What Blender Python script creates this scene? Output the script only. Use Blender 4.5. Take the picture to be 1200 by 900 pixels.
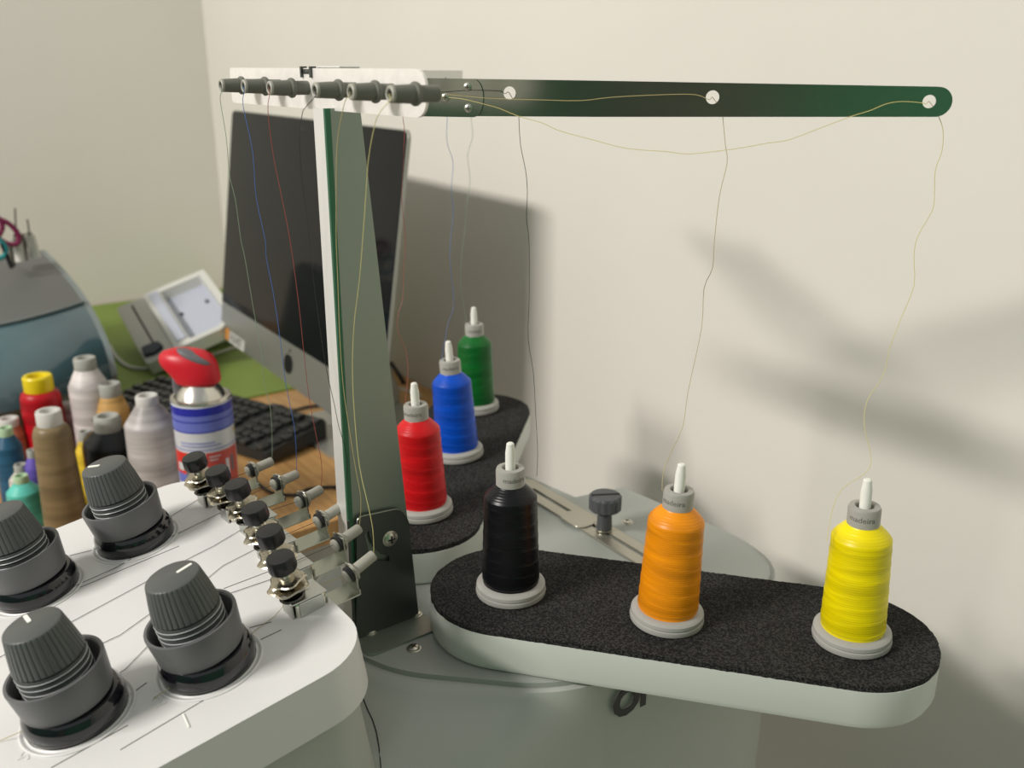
import bpy, bmesh, math, random
from mathutils import Vector, Matrix
from mathutils.bvhtree import BVHTree
random.seed(4)
for o in list(bpy.data.objects): bpy.data.objects.remove(o, do_unlink=True)
PI = math.pi
SC = bpy.context.scene
COL = SC.collection
# ------------------------------------------------------------------ camera
CAM = Vector((0, 0, 1.29))
FPX = 1080.0
_p, _r = math.radians(18.8), math.radians(-.37)
_U = Vector((-.602, .799)).normalized(); _V = Vector((_U.y, -_U.x))
def _w(a):
    return Vector((-(a[0]*_U.x+a[1]*_U.y), a[0]*_V.x+a[1]*_V.y, a[2]))
_R0 = Vector((1, 0, 0)); _D0 = Vector((0, -math.sin(_p), -math.cos(_p))); _F0 = Vector((0, math.cos(_p), -math.sin(_p)))
CR = _w(math.cos(_r)*_R0 + math.sin(_r)*_D0)
CD = _w(-math.sin(_r)*_R0 + math.cos(_r)*_D0)
CF = _w(_F0)
cd = bpy.data.cameras.new('camera'); cam = bpy.data.objects.new('camera', cd); COL.objects.link(cam)
cd.sensor_fit = 'HORIZONTAL'; cd.sensor_width = 36; cd.lens = 36*FPX/1200; cd.clip_start = .02; cd.clip_end = 50
cam.matrix_world = Matrix(((CR.x, -CD.x, -CF.x, 0), (CR.y, -CD.y, -CF.y, 0), (CR.z, -CD.z, -CF.z, CAM.z), (0, 0, 0, 1)))
cd.dof.use_dof = True; cd.dof.focus_distance = .60; cd.dof.aperture_fstop = 8.0
SC.camera = cam
# ------------------------------------------------------------------ world, lamps, exposure
wd = bpy.data.worlds.new('world'); SC.world = wd; wd.use_nodes = True
bg = wd.node_tree.nodes['Background']; bg.inputs[0].default_value = (.97, 1.0, .98, 1); bg.inputs[1].default_value = .42
def area(name, loc, target, sx, sy, power, col):
    l = bpy.data.lights.new(name, 'AREA'); l.shape = 'RECTANGLE'; l.size = sx; l.size_y = sy; l.energy = power; l.color = col
    o = bpy.data.objects.new(name, l); COL.objects.link(o); o.location = loc
    o.rotation_euler = (Vector(target)-Vector(loc)).to_track_quat('-Z', 'Y').to_euler()
    return o
area('ceiling_light', (-.90, -2.3, 2.74), (-.6, .5, 1.05), .95, .2, 98, (1, .955, .895))
SC.view_settings.view_transform = 'Standard'; SC.view_settings.look = 'None'
SC.view_settings.exposure = 0.0; SC.view_settings.gamma = 1; SC.view_settings.use_curve_mapping = False

# ------------------------------------------------------------------ helpers
def ray(px, py): return CR*((px-600)/FPX) + CD*((py-450)/FPX) + CF
def pl(px, py, n, c):
    n = Vector(n); r = ray(px, py); return CAM + r*((c-n.dot(CAM))/n.dot(r))
def onx(px, py, x): return pl(px, py, (1, 0, 0), x)
def ony(px, py, y): return pl(px, py, (0, 1, 0), y)
def onz(px, py, z): return pl(px, py, (0, 0, 1), z)
TP = .158
def onp(px, py, h=0): return pl(px, py, (0, -TP, 1), .982-TP*.2+h)
def pr(P):
    q = Vector(P)-CAM; z = q.dot(CF); return (600+FPX*q.dot(CR)/z, 450+FPX*q.dot(CD)/z, z)

def mat(name, col, rough=.5, metal=0, bump=0, bscale=200, var=0, vscale=20, coat=0, trans=0, ior=1.45, spec=None, sheen=0, stretch=None, emit=0):
    m = bpy.data.materials.new(name); m.use_nodes = True; nt = m.node_tree; b = nt.nodes['Principled BSDF']
    b.inputs['Base Color'].default_value = (*col, 1); b.inputs['Roughness'].default_value = rough; b.inputs['Metallic'].default_value = metal
    b.inputs['Coat Weight'].default_value = coat; b.inputs['Transmission Weight'].default_value = trans; b.inputs['IOR'].default_value = ior
    b.inputs['Sheen Weight'].default_value = sheen
    if spec is not None: b.inputs['Specular IOR Level'].default_value = spec
    tc = nt.nodes.new('ShaderNodeTexCoord'); mp = nt.nodes.new('ShaderNodeMapping'); nt.links.new(tc.outputs['Object'], mp.inputs[0])
    if stretch: mp.inputs['Scale'].default_value = stretch
    if bump:
        n = nt.nodes.new('ShaderNodeTexNoise'); n.inputs['Scale'].default_value = bscale; n.inputs['Detail'].default_value = 4
        nt.links.new(mp.outputs[0], n.inputs['Vector'])
        bp = nt.nodes.new('ShaderNodeBump'); bp.inputs['Strength'].default_value = bump; bp.inputs['Distance'].default_value = .001
        nt.links.new(n.outputs[0], bp.inputs['Height']); nt.links.new(bp.outputs[0], b.inputs['Normal'])
    if var:
        n2 = nt.nodes.new('ShaderNodeTexNoise'); n2.inputs['Scale'].default_value = vscale; n2.inputs['Detail'].default_value = 5
        nt.links.new(mp.outputs[0], n2.inputs['Vector'])
        cr = nt.nodes.new('ShaderNodeValToRGB')
        cr.color_ramp.elements[0].position = .3; cr.color_ramp.elements[1].position = .7
        cr.color_ramp.elements[0].color = (*[max(0, c*(1-var)) for c in col], 1)
        cr.color_ramp.elements[1].color = (*[min(1, c*(1+var)) for c in col], 1)
        nt.links.new(n2.outputs[0], cr.inputs[0]); nt.links.new(cr.outputs[0], b.inputs['Base Color'])
    return m

def yarn(name, col, rough=.42, pitch=.0016):
    """wound thread: fine horizontal ridges, broad zig-zag layers of slightly different tone"""
    m = bpy.data.materials.new(name); m.use_nodes = True; nt = m.node_tree; b = nt.nodes['Principled BSDF']
    b.inputs['Roughness'].default_value = rough; b.inputs['Specular IOR Level'].default_value = .32
    tc = nt.nodes.new('ShaderNodeTexCoord')
    mp = nt.nodes.new('ShaderNodeMapping'); mp.inputs['Rotation'].default_value = (.05, .07, 0); nt.links.new(tc.outputs['Object'], mp.inputs[0])
    wv = nt.nodes.new('ShaderNodeTexWave'); wv.wave_type = 'BANDS'; wv.bands_direction = 'Z'; wv.inputs['Scale'].default_value = .314/pitch
    wv.inputs['Distortion'].default_value = .6; nt.links.new(mp.outputs[0], wv.inputs['Vector'])
    bp = nt.nodes.new('ShaderNodeBump'); bp.inputs['Strength'].default_value = .22; bp.inputs['Distance'].default_value = .0003
    nt.links.new(wv.outputs[1], bp.inputs['Height']); nt.links.new(bp.outputs[0], b.inputs['Normal'])
    mp2 = nt.nodes.new('ShaderNodeMapping'); mp2.inputs['Rotation'].default_value = (-.16, .14, 0); mp2.inputs['Scale'].default_value = (8, 8, 95)
    nt.links.new(tc.outputs['Object'], mp2.inputs[0])
    n2 = nt.nodes.new('ShaderNodeTexNoise'); n2.inputs['Scale'].default_value = 1; n2.inputs['Detail'].default_value = 3; nt.links.new(mp2.outputs[0], n2.inputs['Vector'])
    cr = nt.nodes.new('ShaderNodeValToRGB'); cr.color_ramp.elements[0].position = .35; cr.color_ramp.elements[1].position = .65
    cr.color_ramp.elements[0].color = (*[c*.70 for c in col], 1); cr.color_ramp.elements[1].color = (*[min(1, c*1.15) for c in col], 1)
    nt.links.new(n2.outputs[0], cr.inputs[0]); nt.links.new(cr.outputs[0], b.inputs['Base Color'])
    return m

MW = {}   # world matrices by object name
def _sharp(bm, ang=32):
    for f in bm.faces: f.smooth = True
    a = math.radians(ang)
    for e in bm.edges:
        if len(e.link_faces) == 2:
            try: e.smooth = e.calc_face_angle() < a
            except ValueError: e.smooth = False
def obj(name, bm, m, parent=None, M=None, ang=32, label=None):
    M = M or Matrix()
    bm.normal_update(); _sharp(bm, ang)
    me = bpy.data.meshes.new(name); bm.to_mesh(me); bm.free()
    for mm in (m if isinstance(m, (list, tuple)) else [m]): me.materials.append(mm)
    o = bpy.data.objects.new(name, me); COL.objects.link(o)
    if parent:
        o.parent = parent; o.matrix_local = MW[parent.name].inverted() @ M
    else: o.matrix_local = M
    MW[o.name] = M.copy()
    if label: o['label'] = label
    return o
def thing(name, label, cat, loc=(0, 0, 0), group=None, M=None):
    o = bpy.data.objects.new(name, None); COL.objects.link(o); o.empty_display_size = .02
    M = M or Matrix.Translation(loc); o.matrix_local = M; MW[o.name] = M.copy()
    return tag(o, label, cat, group)
def tag(o, label, cat, group=None):
    o['label'] = label; o['category'] = cat
    if group: o['group'] = group
    return o
def struct(name, bm, m, M=None):
    o = obj(name, bm, m, None, M); o['kind'] = 'structure'; return o
def dup(o, M, parent=None):
    c = o.copy(); COL.objects.link(c)
    if parent: c.parent = parent; c.matrix_parent_inverse = Matrix(); c.matrix_local = MW[parent.name].inverted() @ M
    else: c.matrix_local = M
    MW[c.name] = M.copy()
    for ch in list(o.children):
        d = ch.copy(); COL.objects.link(d); d.parent = c; MW[d.name] = M @ ch.matrix_local
        for g in list(ch.children):
            e = g.copy(); COL.objects.link(e); e.parent = d
    return c
T = Matrix.Translation
def frame(o, ex, ey, ez):
    ex, ey, ez = Vector(ex), Vector(ey), Vector(ez)
    return Matrix(((ex.x, ey.x, ez.x, o[0]), (ex.y, ey.y, ez.y, o[1]), (ex.z, ey.z, ez.z, o[2]), (0, 0, 0, 1)))
def axisM(o, z, xhint=(1, 0, 0)):
    z = Vector(z).normalized()
    if abs(z.dot(Vector(xhint).normalized())) > .98: xhint = (0, 1, 0)
    y = z.cross(Vector(xhint)).normalized(); x = y.cross(z); return frame(o, x, y, z)
def NB(): return bmesh.new()
def box(bm, x0, x1, y0, y1, z0, z1, bev=0, seg=2, M=None, vert_only=False):
    vs = [bm.verts.new((x, y, z)) for x in (x0, x1) for y in (y0, y1) for z in (z0, z1)]
    fs = [(0, 1, 3, 2), (4, 6, 7, 5), (0, 4, 5, 1), (2, 3, 7, 6), (0, 2, 6, 4), (1, 5, 7, 3)]
    F = [bm.faces.new([vs[i] for i in f]) for f in fs]
    if bev:
        es = set(e for f in F for e in f.edges)
        if vert_only: es = [e for e in es if abs(e.verts[0].co.z-e.verts[1].co.z) > 1e-7]
        r = bmesh.ops.bevel(bm, geom=list(es), offset=bev, segments=seg, affect='EDGES', profile=.5)
        vs = list(set([v for v in vs if v.is_valid] + [v for v in r['verts']]))
    if M: bmesh.ops.transform(bm, matrix=M, verts=vs)
    return bm
def lathe(bm, prof, n=32, M=None, capb=True, capt=True, rf=None):
    rings = []; nv = []
    for k, (r, z) in enumerate(prof):
        ring = []
        for i in range(n):
            a = 2*PI*i/n; rr = rf(k, a, r) if rf else r
            ring.append(bm.verts.new((rr*math.cos(a), rr*math.sin(a), z)))
        rings.append(ring); nv += ring
    for a, b in zip(rings, rings[1:]):
        for i in range(n): bm.faces.new((a[i], a[(i+1) % n], b[(i+1) % n], b[i]))
    if capb: bm.faces.new(rings[0][::-1])
    if capt: bm.faces.new(rings[-1])
    if M: bmesh.ops.transform(bm, matrix=M, verts=nv)
    return bm
def prism(bm, pts, z0, z1, M=None, bev=0, seg=3, bevb=0):
    b = [bm.verts.new((x, y, z0)) for x, y in pts]; t = [bm.verts.new((x, y, z1)) for x, y in pts]; n = len(pts)
    fb = bm.faces.new(b[::-1]); ft = bm.faces.new(t)
    for i in range(n): bm.faces.new((b[i], b[(i+1) % n], t[(i+1) % n], t[i]))
    vs = set(b+t)
    if bev:
        r = bmesh.ops.bevel(bm, geom=list(ft.edges), offset=bev, segments=seg, affect='EDGES', profile=.5); vs |= set(r['verts'])
    if bevb:
        r = bmesh.ops.bevel(bm, geom=list(fb.edges), offset=bevb, segments=seg, affect='EDGES', profile=.5); vs |= set(r['verts'])
    if M: bmesh.ops.transform(bm, matrix=M, verts=[v for v in vs if v.is_valid])
    return bm
def rrect(x0, x1, y0, y1, r, n=6):
    out = []
    for cx, cy, a0 in ((x1-r, y1-r, 0), (x0+r, y1-r, 90), (x0+r, y0+r, 180), (x1-r, y0+r, 270)):
        for i in range(n+1):
            a = math.radians(a0+90*i/n); out.append((cx+r*math.cos(a), cy+r*math.sin(a)))
    return out
def roundpoly(pts, rs, n=6):
    out = []; N = len(pts)
    for i in range(N):
        P = Vector(pts[i]); A = Vector(pts[i-1]); B = Vector(pts[(i+1) % N]); r = rs[i] if isinstance(rs, (list, tuple)) else rs
        if r <= 0: out.append(tuple(P)); continue
        u = (A-P); v = (B-P); r = min(r, u.length*.49, v.length*.49); a = P+u.normalized()*r; b = P+v.normalized()*r
        for k in range(n+1):
            t = k/n; q = a*(1-t)**2 + P*2*t*(1-t) + b*t*t; out.append(tuple(q))
    return out
def plate_holes(bm, outline, holes, z0, z1, M=None):
    """flat plate with real holes; outline and holes are 2d loops"""
    loops = [outline]+holes; vs0 = []; es = []
    for L in loops:
        v = [bm.verts.new((x, y, z0)) for x, y in L]; vs0 += v
        es += [bm.edges.new((v[i], v[(i+1) % len(v)])) for i in range(len(v))]
    r = bmesh.ops.triangle_fill(bm, use_beauty=True, use_dissolve=False, edges=es)
    fs = [g for g in r['geom'] if isinstance(g, bmesh.types.BMFace)]
    e = bmesh.ops.extrude_face_region(bm, geom=fs)
    nv = [g for g in e['geom'] if isinstance(g, bmesh.types.BMVert)]
    bmesh.ops.translate(bm, vec=(0, 0, z1-z0), verts=nv)
    bmesh.ops.recalc_face_normals(bm, faces=list(bm.faces))
    if M: bmesh.ops.transform(bm, matrix=M, verts=vs0+nv)
    return bm
def circ(x, y, r, n=20): return [(x+r*math.cos(2*PI*i/n), y+r*math.sin(2*PI*i/n)) for i in range(n)]
def smooth_path(pts, sub=3):
    P = [Vector(p) for p in pts]
    if len(P) < 3: return P
    out = []
    for i in range(len(P)-1):
        a = P[max(i-1, 0)]; b = P[i]; c = P[i+1]; d = P[min(i+2, len(P)-1)]
        for k in range(sub):
            t = k/sub
            out.append(.5*((2*b)+(c-a)*t+(2*a-5*b+4*c-d)*t*t+(3*b-a-3*c+d)*t**3))
    out.append(P[-1]); return out
def tube(bm, pts, r, n=8, cap=True):
    P = [Vector(p) for p in pts]; P = [p for i, p in enumerate(P) if i == 0 or (p-P[i-1]).length > 1e-6]
    rings = []; up = None
    for i, p in enumerate(P):
        t = (P[min(i+1, len(P)-1)]-P[max(i-1, 0)]).normalized()
        if up is None: up = t.orthogonal().normalized()
        else:
            up = up-t*up.dot(t)
            up = up.normalized() if up.length > 1e-6 else t.orthogonal().normalized()
        s = t.cross(up)
        rings.append([bm.verts.new(p+(up*math.cos(2*PI*k/n)+s*math.sin(2*PI*k/n))*r) for k in range(n)])
    for a, b in zip(rings, rings[1:]):
        for k in range(n): bm.faces.new((a[k], a[(k+1) % n], b[(k+1) % n], b[k]))
    if cap: bm.faces.new(rings[0][::-1]); bm.faces.new(rings[-1])
    return bm
def text_bm(s, size, thick=0.0, bold=0.0, align='CENTER'):
    cu = bpy.data.curves.new('lettering', 'FONT'); cu.body = s; cu.size = size; cu.extrude = thick; cu.offset = bold; cu.align_x = align; cu.align_y = 'CENTER'; cu.resolution_u = 3
    o = bpy.data.objects.new('lettering', cu); COL.objects.link(o)
    dg = bpy.context.evaluated_depsgraph_get(); me = bpy.data.meshes.new_from_object(o.evaluated_get(dg))
    bm = NB(); bm.from_mesh(me); bpy.data.objects.remove(o); bpy.data.curves.remove(cu); bpy.data.meshes.remove(me)
    return bm

# ------------------------------------------------------------------ materials
m_wall = mat('wall_paint', (.73, .70, .645), .9, bump=.25, bscale=60, var=.025, vscale=2.5)
m_floor = mat('grey_floor', (.3, .28, .25), .6, var=.1)
m_ceil = mat('ceiling_paint', (.8, .79, .75), .9)
m_white = mat('white_plastic', (.70, .69, .68), .38, bump=.06, bscale=900)
m_greyp = mat('grey_green_plastic', (.42, .435, .40), .42)
m_trayp = mat('tray_plastic', (.60, .63, .58), .4)
m_steel = mat('brushed_steel', (.56, .57, .54), .34, 1, bump=.05, bscale=60, stretch=(1, 1, 30))
m_plate = mat('bright_aluminium', (.90, .87, .84), .50, .55, bump=.08, bscale=500, var=.05, vscale=120)
m_polish = mat('polished_dark_steel', (.42, .44, .40), .20, 1, var=.12, vscale=6)
m_post = mat('satin_grey_steel', (.30, .34, .29), .42, .75)
m_edge = mat('bright_edge_steel', (.85, .84, .82), .4, .6)
m_green_refl = mat('green_reflection', (.05, .16, .09), .4, .5)
m_brk = mat('dark_bracket_steel', (.10, .108, .10), .36, .75)
m_chrome = mat('chrome', (.72, .69, .62), .16, 1, bump=.5, bscale=220)
m_dkchrome = mat('dark_spring_steel', (.10, .095, .085), .25, 1)
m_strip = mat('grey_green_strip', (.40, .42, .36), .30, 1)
m_brass = mat('worn_nickel', (.48, .44, .35), .24, 1, bump=.6, bscale=180)
m_screw = mat('screw_steel', (.62, .60, .52), .28, 1)
m_bush = mat('bushing_grey', (.155, .155, .13), .45)
m_bushl = mat('light_bushing', (.36, .35, .30), .5)
m_blackk = mat('black_plastic', (.012, .012, .013), .32)
m_dial = mat('dial_grey', (.085, .09, .088), .42)
m_cup = mat('dial_cup_grey', (.125, .125, .128), .4)
m_ring = mat('painted_ring_highlight', (.42, .43, .43), .3)
m_red_dark = mat('dark_red_ring', (.10, .02, .02), .4)
m_gask = mat('black_gasket', (.006, .006, .009), .12, coat=.6)
m_mark = mat('white_mark', (.85, .84, .78), .6)
m_foam = mat('black_foam', (.022, .022, .021), .95, bump=1.0, bscale=800, var=.95, vscale=760, spec=.3)
_cr = [n for n in m_foam.node_tree.nodes if n.type == 'VALTORGB'][0]
_cr.color_ramp.elements[0].position = .44; _cr.color_ramp.elements[1].position = .62
_cr.color_ramp.elements[0].color = (.007, .007, .007, 1); _cr.color_ramp.elements[1].color = (.048, .047, .044, 1)
m_pin = mat('white_pin', (.83, .82, .76), .4)
m_collar = mat('collar_plastic', (.42, .41, .37), .38, trans=.15)
m_base = mat('spool_base_plastic', (.44, .43, .40), .32, trans=.15)
m_ink = mat('grey_ink', (.16, .155, .14), .6)
m_text = mat('black_ink', (.012, .012, .012), .5)
m_plateg = mat('machine_top_plate', (.34, .36, .33), .42)
m_slotp = mat('slotted_strip_steel', (.47, .45, .38), .35, .8)
m_knobg = mat('thumb_screw_grey', (.075, .08, .085), .45)
m_slot = mat('dark_slot', (.01, .01, .01), .8)
m_seam = mat('seam_black', (.02, .02, .02), .8)

# ------------------------------------------------------------------ setting
XC, YC = -2.32, .824
bm = NB(); box(bm, XC-.1, 3.1, -5.3, YC+.1, -.05, 0); struct('floor', bm, m_floor)
bm = NB(); box(bm, XC-.1, 3.1, YC, YC+.1, 0, 2.9); struct('wall_back', bm, m_wall)
bm = NB(); box(bm, XC-.1, XC, -5.2, YC, 0, 2.9); struct('wall_left', bm, m_wall)
m_gw = mat('added_green_wall_paint', (.11, .38, .20), .8)  # green added on the unseen walls to tint the polished bar's reflection
bm = NB(); box(bm, XC-.1, 3.1, -5.3, -5.2, 0, 2.9); struct('wall_front', bm, m_gw)
bm = NB(); box(bm, 3.0, 3.1, -5.2, YC, 0, 2.9); struct('wall_right', bm, m_gw)
bm = NB(); box(bm, 2.95, 3.0, -4.7, -2.9, 0, 2.2, .01, 1); struct('added_door_1', bm, mat('added_door_brown_grey', (.36, .31, .26), .6))  # added out of view, puts brown-grey into the bar's reflection

# desk ------------------------------------------------------------
def wood_mat():
    m = mat('desk_wood', (.46, .27, .135), .5); nt = m.node_tree; b = nt.nodes['Principled BSDF']
    tc = nt.nodes.new('ShaderNodeTexCoord'); mp = nt.nodes.new('ShaderNodeMapping'); mp.inputs['Scale'].default_value = (3, 40, 3)
    n = nt.nodes.new('ShaderNodeTexNoise'); n.inputs['Scale'].default_value = 3; n.inputs['Detail'].default_value = 6; n.inputs['Distortion'].default_value = .5
    cr = nt.nodes.new('ShaderNodeValToRGB'); cr.color_ramp.elements[0].color = (.40, .21, .075, 1); cr.color_ramp.elements[1].color = (.58, .34, .13, 1)
    cr.color_ramp.elements[0].position = .3; cr.color_ramp.elements[1].position = .7
    nt.links.new(tc.outputs['Object'], mp.inputs[0]); nt.links.new(mp.outputs[0], n.inputs[0]); nt.links.new(n.outputs[0], cr.inputs[0]); nt.links.new(cr.outputs[0], b.inputs['Base Color'])
    return m
m_wood = wood_mat(); m_leg = mat('desk_leg_grey', (.25, .25, .25), .4, .5)
DZ = .75
desk = thing('desk', 'light brown wooden desk along the wall under the computer', 'desk', (-1.5, .3, 0))
bm = NB(); prism(bm, roundpoly([(XC+.003, 0), (-.97, 0), (-.97, .52), (-1.17, .68), (-1.17, YC-.004), (XC+.003, YC-.004)], [0, .02, .05, .05, 0, 0]), DZ-.03, DZ, bev=.002, seg=2); obj('desktop', bm, m_wood, desk)
for x in (XC+.06, -1.20):
    for y in (.06, YC-.06):
        bm = NB(); box(bm, x-.025, x+.025, y-.025, y+.025, 0, DZ-.03, .003, 1); obj('leg', bm, m_leg, desk)
# low stand under the machine
mst = thing('machine_stand', 'low grey stand carrying the embroidery machine', 'stand', (-.535, .2, 0))
bm = NB(); box(bm, -.76, -.30, -.30, .66, .45, .48, .004, 2); obj('stand_top', bm, m_leg, mst)
for x in (-.73, -.33):
    for y in (-.26, .62):
        bm = NB(); box(bm, x-.02, x+.02, y-.02, y+.02, 0, .45, .003, 1); obj('leg', bm, m_leg, mst)
# green cutting mat
m_mat = mat('green_mat', (.19, .27, .05), .65, var=.08, vscale=8)
a = onz(280, 460, DZ); 
bm = NB(); prism(bm, rrect(XC+.01, -1.47, .342, YC-.015, .012), DZ, DZ+.003)
tag(obj('cutting_mat', bm, m_mat), 'olive green mat covering the far end of the desk', 'mat')

# ------------------------------------------------------------------ embroidery machine
mach = thing('embroidery_machine', 'white six-needle embroidery machine with tension dials, thread bars and two spool trays', 'machine', (-.535, .25, .48))
CX = -.535
def mir(pts): return pts + [(2*CX-x, y) for x, y in reversed(pts)]
# main body
half = roundpoly([(CX, .240), (-.512, .243), (-.470, .258), (-.386, .342), (-.386, .603), (-.594, .585)], [0, .02, .03, .04, .095, 0], 10)
body_pts = half[1:]+[(-.603, .531), (-.677, .524), (-.677, .335), (-.60, .258), (CX-.02, .243)]
def inset(pts, d):
    out = []; N = len(pts)
    for i in range(N):
        p = Vector(pts[i]); t = (Vector(pts[(i+1) % N])-Vector(pts[i-1])).normalized(); out.append((p.x-t.y*d, p.y+t.x*d))
    return out
A_ = inset(body_pts, -.005); nA = len(A_)
idx = [i for i in range(nA) if body_pts[i][0] > CX-.001 and body_pts[i][1] < .36]
idx.sort(key=lambda i: body_pts[i][0]+body_pts[i][1])       # from the nose to the side
L_ = [0]
for a, b in zip(idx, idx[1:]): L_.append(L_[-1]+(Vector(A_[a])-Vector(A_[b])).length)
tgt = [(CX, .165), (-.404, .165), (-.390, .178), (-.381, .36)]; tl2 = [0]
for a, b in zip(tgt, tgt[1:]): tl2.append(tl2[-1]+(Vector(a)-Vector(b)).length)
B_ = list(A_)
for q, i in enumerate(idx):
    s_ = L_[q]/L_[-1]*tl2[-1]
    for m_ in range(len(tgt)-1):
        if s_ <= tl2[m_+1]+1e-9:
            f_ = (s_-tl2[m_])/(tl2[m_+1]-tl2[m_]); B_[i] = (tgt[m_][0]+(tgt[m_+1][0]-tgt[m_][0])*f_, tgt[m_][1]+(tgt[m_+1][1]-tgt[m_][1])*f_); break
bm = NB(); rings = []
for z, f_ in ((.56, 1), (.72, 1), (.80, .99), (.825, .96), (.845, .88), (.862, .72), (.876, .48), (.888, .20), (.894, .06), (.8985, 0)):
    rings.append([bm.verts.new((a[0]*(1-f_)+b[0]*f_, a[1]*(1-f_)+b[1]*f_, z)) for a, b in zip(A_, B_)])
for a, b in zip(rings, rings[1:]):
    for i in range(nA): bm.faces.new((a[i], a[(i+1) % nA], b[(i+1) % nA], b[i]))
bm.faces.new(rings[0][::-1]); bm.faces.new(rings[-1]); body_bvh = BVHTree.FromBMesh(bm); obj('body', bm, m_greyp, mach, ang=60)
bm = NB(); box(bm, -.70, -.37, .10, .64, .48, .56, .02, 3); obj('body_foot', bm, m_greyp, mach)
# recessed metal top plate
bm = NB(); prism(bm, body_pts, .8970, .9025, bev=.0010, seg=2); top_plate = obj('top_plate', bm, m_plateg, mach, label='dark grey metal cover plate on top of the body')
# screws
def screw_bm(r=.0042, h=.0022):
    bm = NB(); lathe(bm, [(r*1.25, 0), (r*1.25, .0004), (r, .0006), (r*.98, h*.7), (r*.7, h), (r*.25, h*1.02)], 20)
    return bm
def slot_bm(r, h):
    bm = NB(); box(bm, -r*.6, r*.6, -r*.11, r*.11, h-.0004, h+.00015); box(bm, -r*.11, r*.11, -r*.6, r*.6, h-.0004, h+.00015); return bm
scr0 = None
def screw(M, s=1):
    global scr0
    M = M @ Matrix.Diagonal((s, s, s, 1))
    if scr0 is None:
        scr0 = obj('screw', screw_bm(), m_screw, mach, M); obj('cross_slot', slot_bm(.0042, .0022), m_slot, scr0, M)
    else: dup(scr0, M, mach)
for p in ((485, 760), (735, 612)):
    q = onz(*p, .9025); screw(T(q) @ Matrix.Rotation(.4, 4, 'Z'))
# side lettering
bm = text_bm('Or', .031, .0003, .0012, 'LEFT')
P = Vector((-.3779, .3735, .8755)); Mt = frame(P, (0, 1, 0), (0, 0, 1), (1, 0, 0)); obj('lettering', bm, m_text, mach, Mt)
# seam line down the side
seam = []
for p in ((424, 815), (430, 830), (437, 845), (441, 858), (444, 875), (446, 895), (447, 915)):
    h = body_bvh.ray_cast(CAM, ray(*p).normalized())
    if h[0]: seam.append(h[0])
bm = NB(); tube(bm, seam, .0005, 4); obj('seam', bm, m_seam, mach)
# head : sloping cap
n_p = Vector((0, -TP, 1)).normalized(); t_p = Vector((0, 1, TP)).normalized()
HO = Vector((CX, .2, .982)); HM = frame(HO, (1, 0, 0), t_p, n_p)      # head-top frame: x right, y up the slope
hx0, hx1 = -.692-CX, -.3985-CX
bm = NB(); prism(bm, rrect(hx0, hx1, -.36, .0075, .034, 10), -.036, 0, bev=.014, seg=7, bevb=.0015)
head = obj('head_cap', bm, m_white, mach, HM, ang=50, label='white sloping head cover')
bm = NB(); prism(bm, rrect(hx0+.010, hx1-.012, -.35, .002, .03, 8), -.30, -.034); obj('head_body', bm, m_greyp, mach, HM)
# faint moulded guide grooves
def on_head(px, py, h=0):
    q = onp(px, py, 0); return HM.inverted() @ q + Vector((0, 0, h))
for a, b in (((141, 879), (245, 817)), ((60, 900), (150, 850)), ((90, 690), (210, 640)), ((258, 745), (318, 729)), ((110, 845), (172, 800)), ((290, 757), (330, 738)), ((262, 690), (320, 668))):
    bm = NB(); tube(bm, [on_head(*a, .0), on_head(*b, .0)], .00035, 4); obj('guide_line', bm, m_ink if a[0] in (141, 60) else m_cup, mach, HM)

# tension dials
n_d = (n_p+Vector((-.050, -.070, 0))).normalized()
def make_dial(P, rot):
    MB = axisM(P, n_p); M = axisM(P, n_d) @ Matrix.Rotation(rot, 4, 'Z')
    bm = NB(); lathe(bm, [(.0205, .0130), (.0232, .0134), (.0238, .0148), (.0256, .0318), (.0254, .0330), (.0238, .0330), (.0230, .0320), (.0215, .016)], 56, capb=True, capt=True)
    d = obj('tension_dial', bm, m_cup, mach, M)
    bm = NB(); lathe(bm, [(.0240, 0), (.0258, .0012), (.0268, .0046), (.0267, .0080), (.0258, .0112), (.0240, .0134), (.0215, .0142), (.019, .0142)], 56); obj('gasket', bm, m_gask, d, MB)
    bm = NB(); lathe(bm, [(.0300, -.001), (.0300, .0006), (.0292, .0010), (.0284, .0008), (.0276, .0002), (.0270, .0002), (.0262, .0008), (.0258, -.0005)], 56, capb=False, capt=False); obj('moulded_rim', bm, m_white, d, MB)
    prof = [(.0155, .014), (.0160, .0255)]
    z = .0262
    for k in range(4):
        prof += [(.0172, z), (.0184, z+.0003), (.0184, z+.0024), (.0172, z+.0027)]; z += .0034
    bm = NB(); lathe(bm, prof, 56)
    obj('ridged_collar', bm, m_dial, d, M)
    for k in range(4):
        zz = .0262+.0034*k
        bm = NB(); lathe(bm, [(.0180, zz), (.01862, zz+.0001), (.01868, zz+.0005), (.0184, zz+.0008)], 48, capb=False, capt=False); obj('ring', bm, m_ring, d, M)  # pale bands painted on the ridges as their highlights
    bm = NB(); lathe(bm, [(.0150, .0200), (.0176, .0202), (.0178, .0232), (.0165, .0240)], 40, capb=False, capt=False); obj('ring', bm, m_red_dark, d, M)
    def rf(k, a, r):
        if 1 <= k <= 3:
            q = math.sin(a*36); return r*(1-.03*max(0, q)**3)
        return r
    bm = NB(); lathe(bm, [(.0180, .0396), (.0186, .0402), (.0170, .0500), (.0150, .0600), (.0146, .0610), (.0138, .0615)], 288, rf=rf); obj('dial_cap', bm, m_dial, d, M, ang=40)
    bm = NB(); prism(bm, rrect(.0030, .0122, -.0011, .0011, .0009, 4), .0612, .0619); obj('index_mark', bm, m_mark, d, M)
    return d
dials = [((246, 778), (226, 661)), ((160, 632), (97, 549)), ((92, 837), (23, 714)), ((44.5, 691), (-30, 600))]
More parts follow.
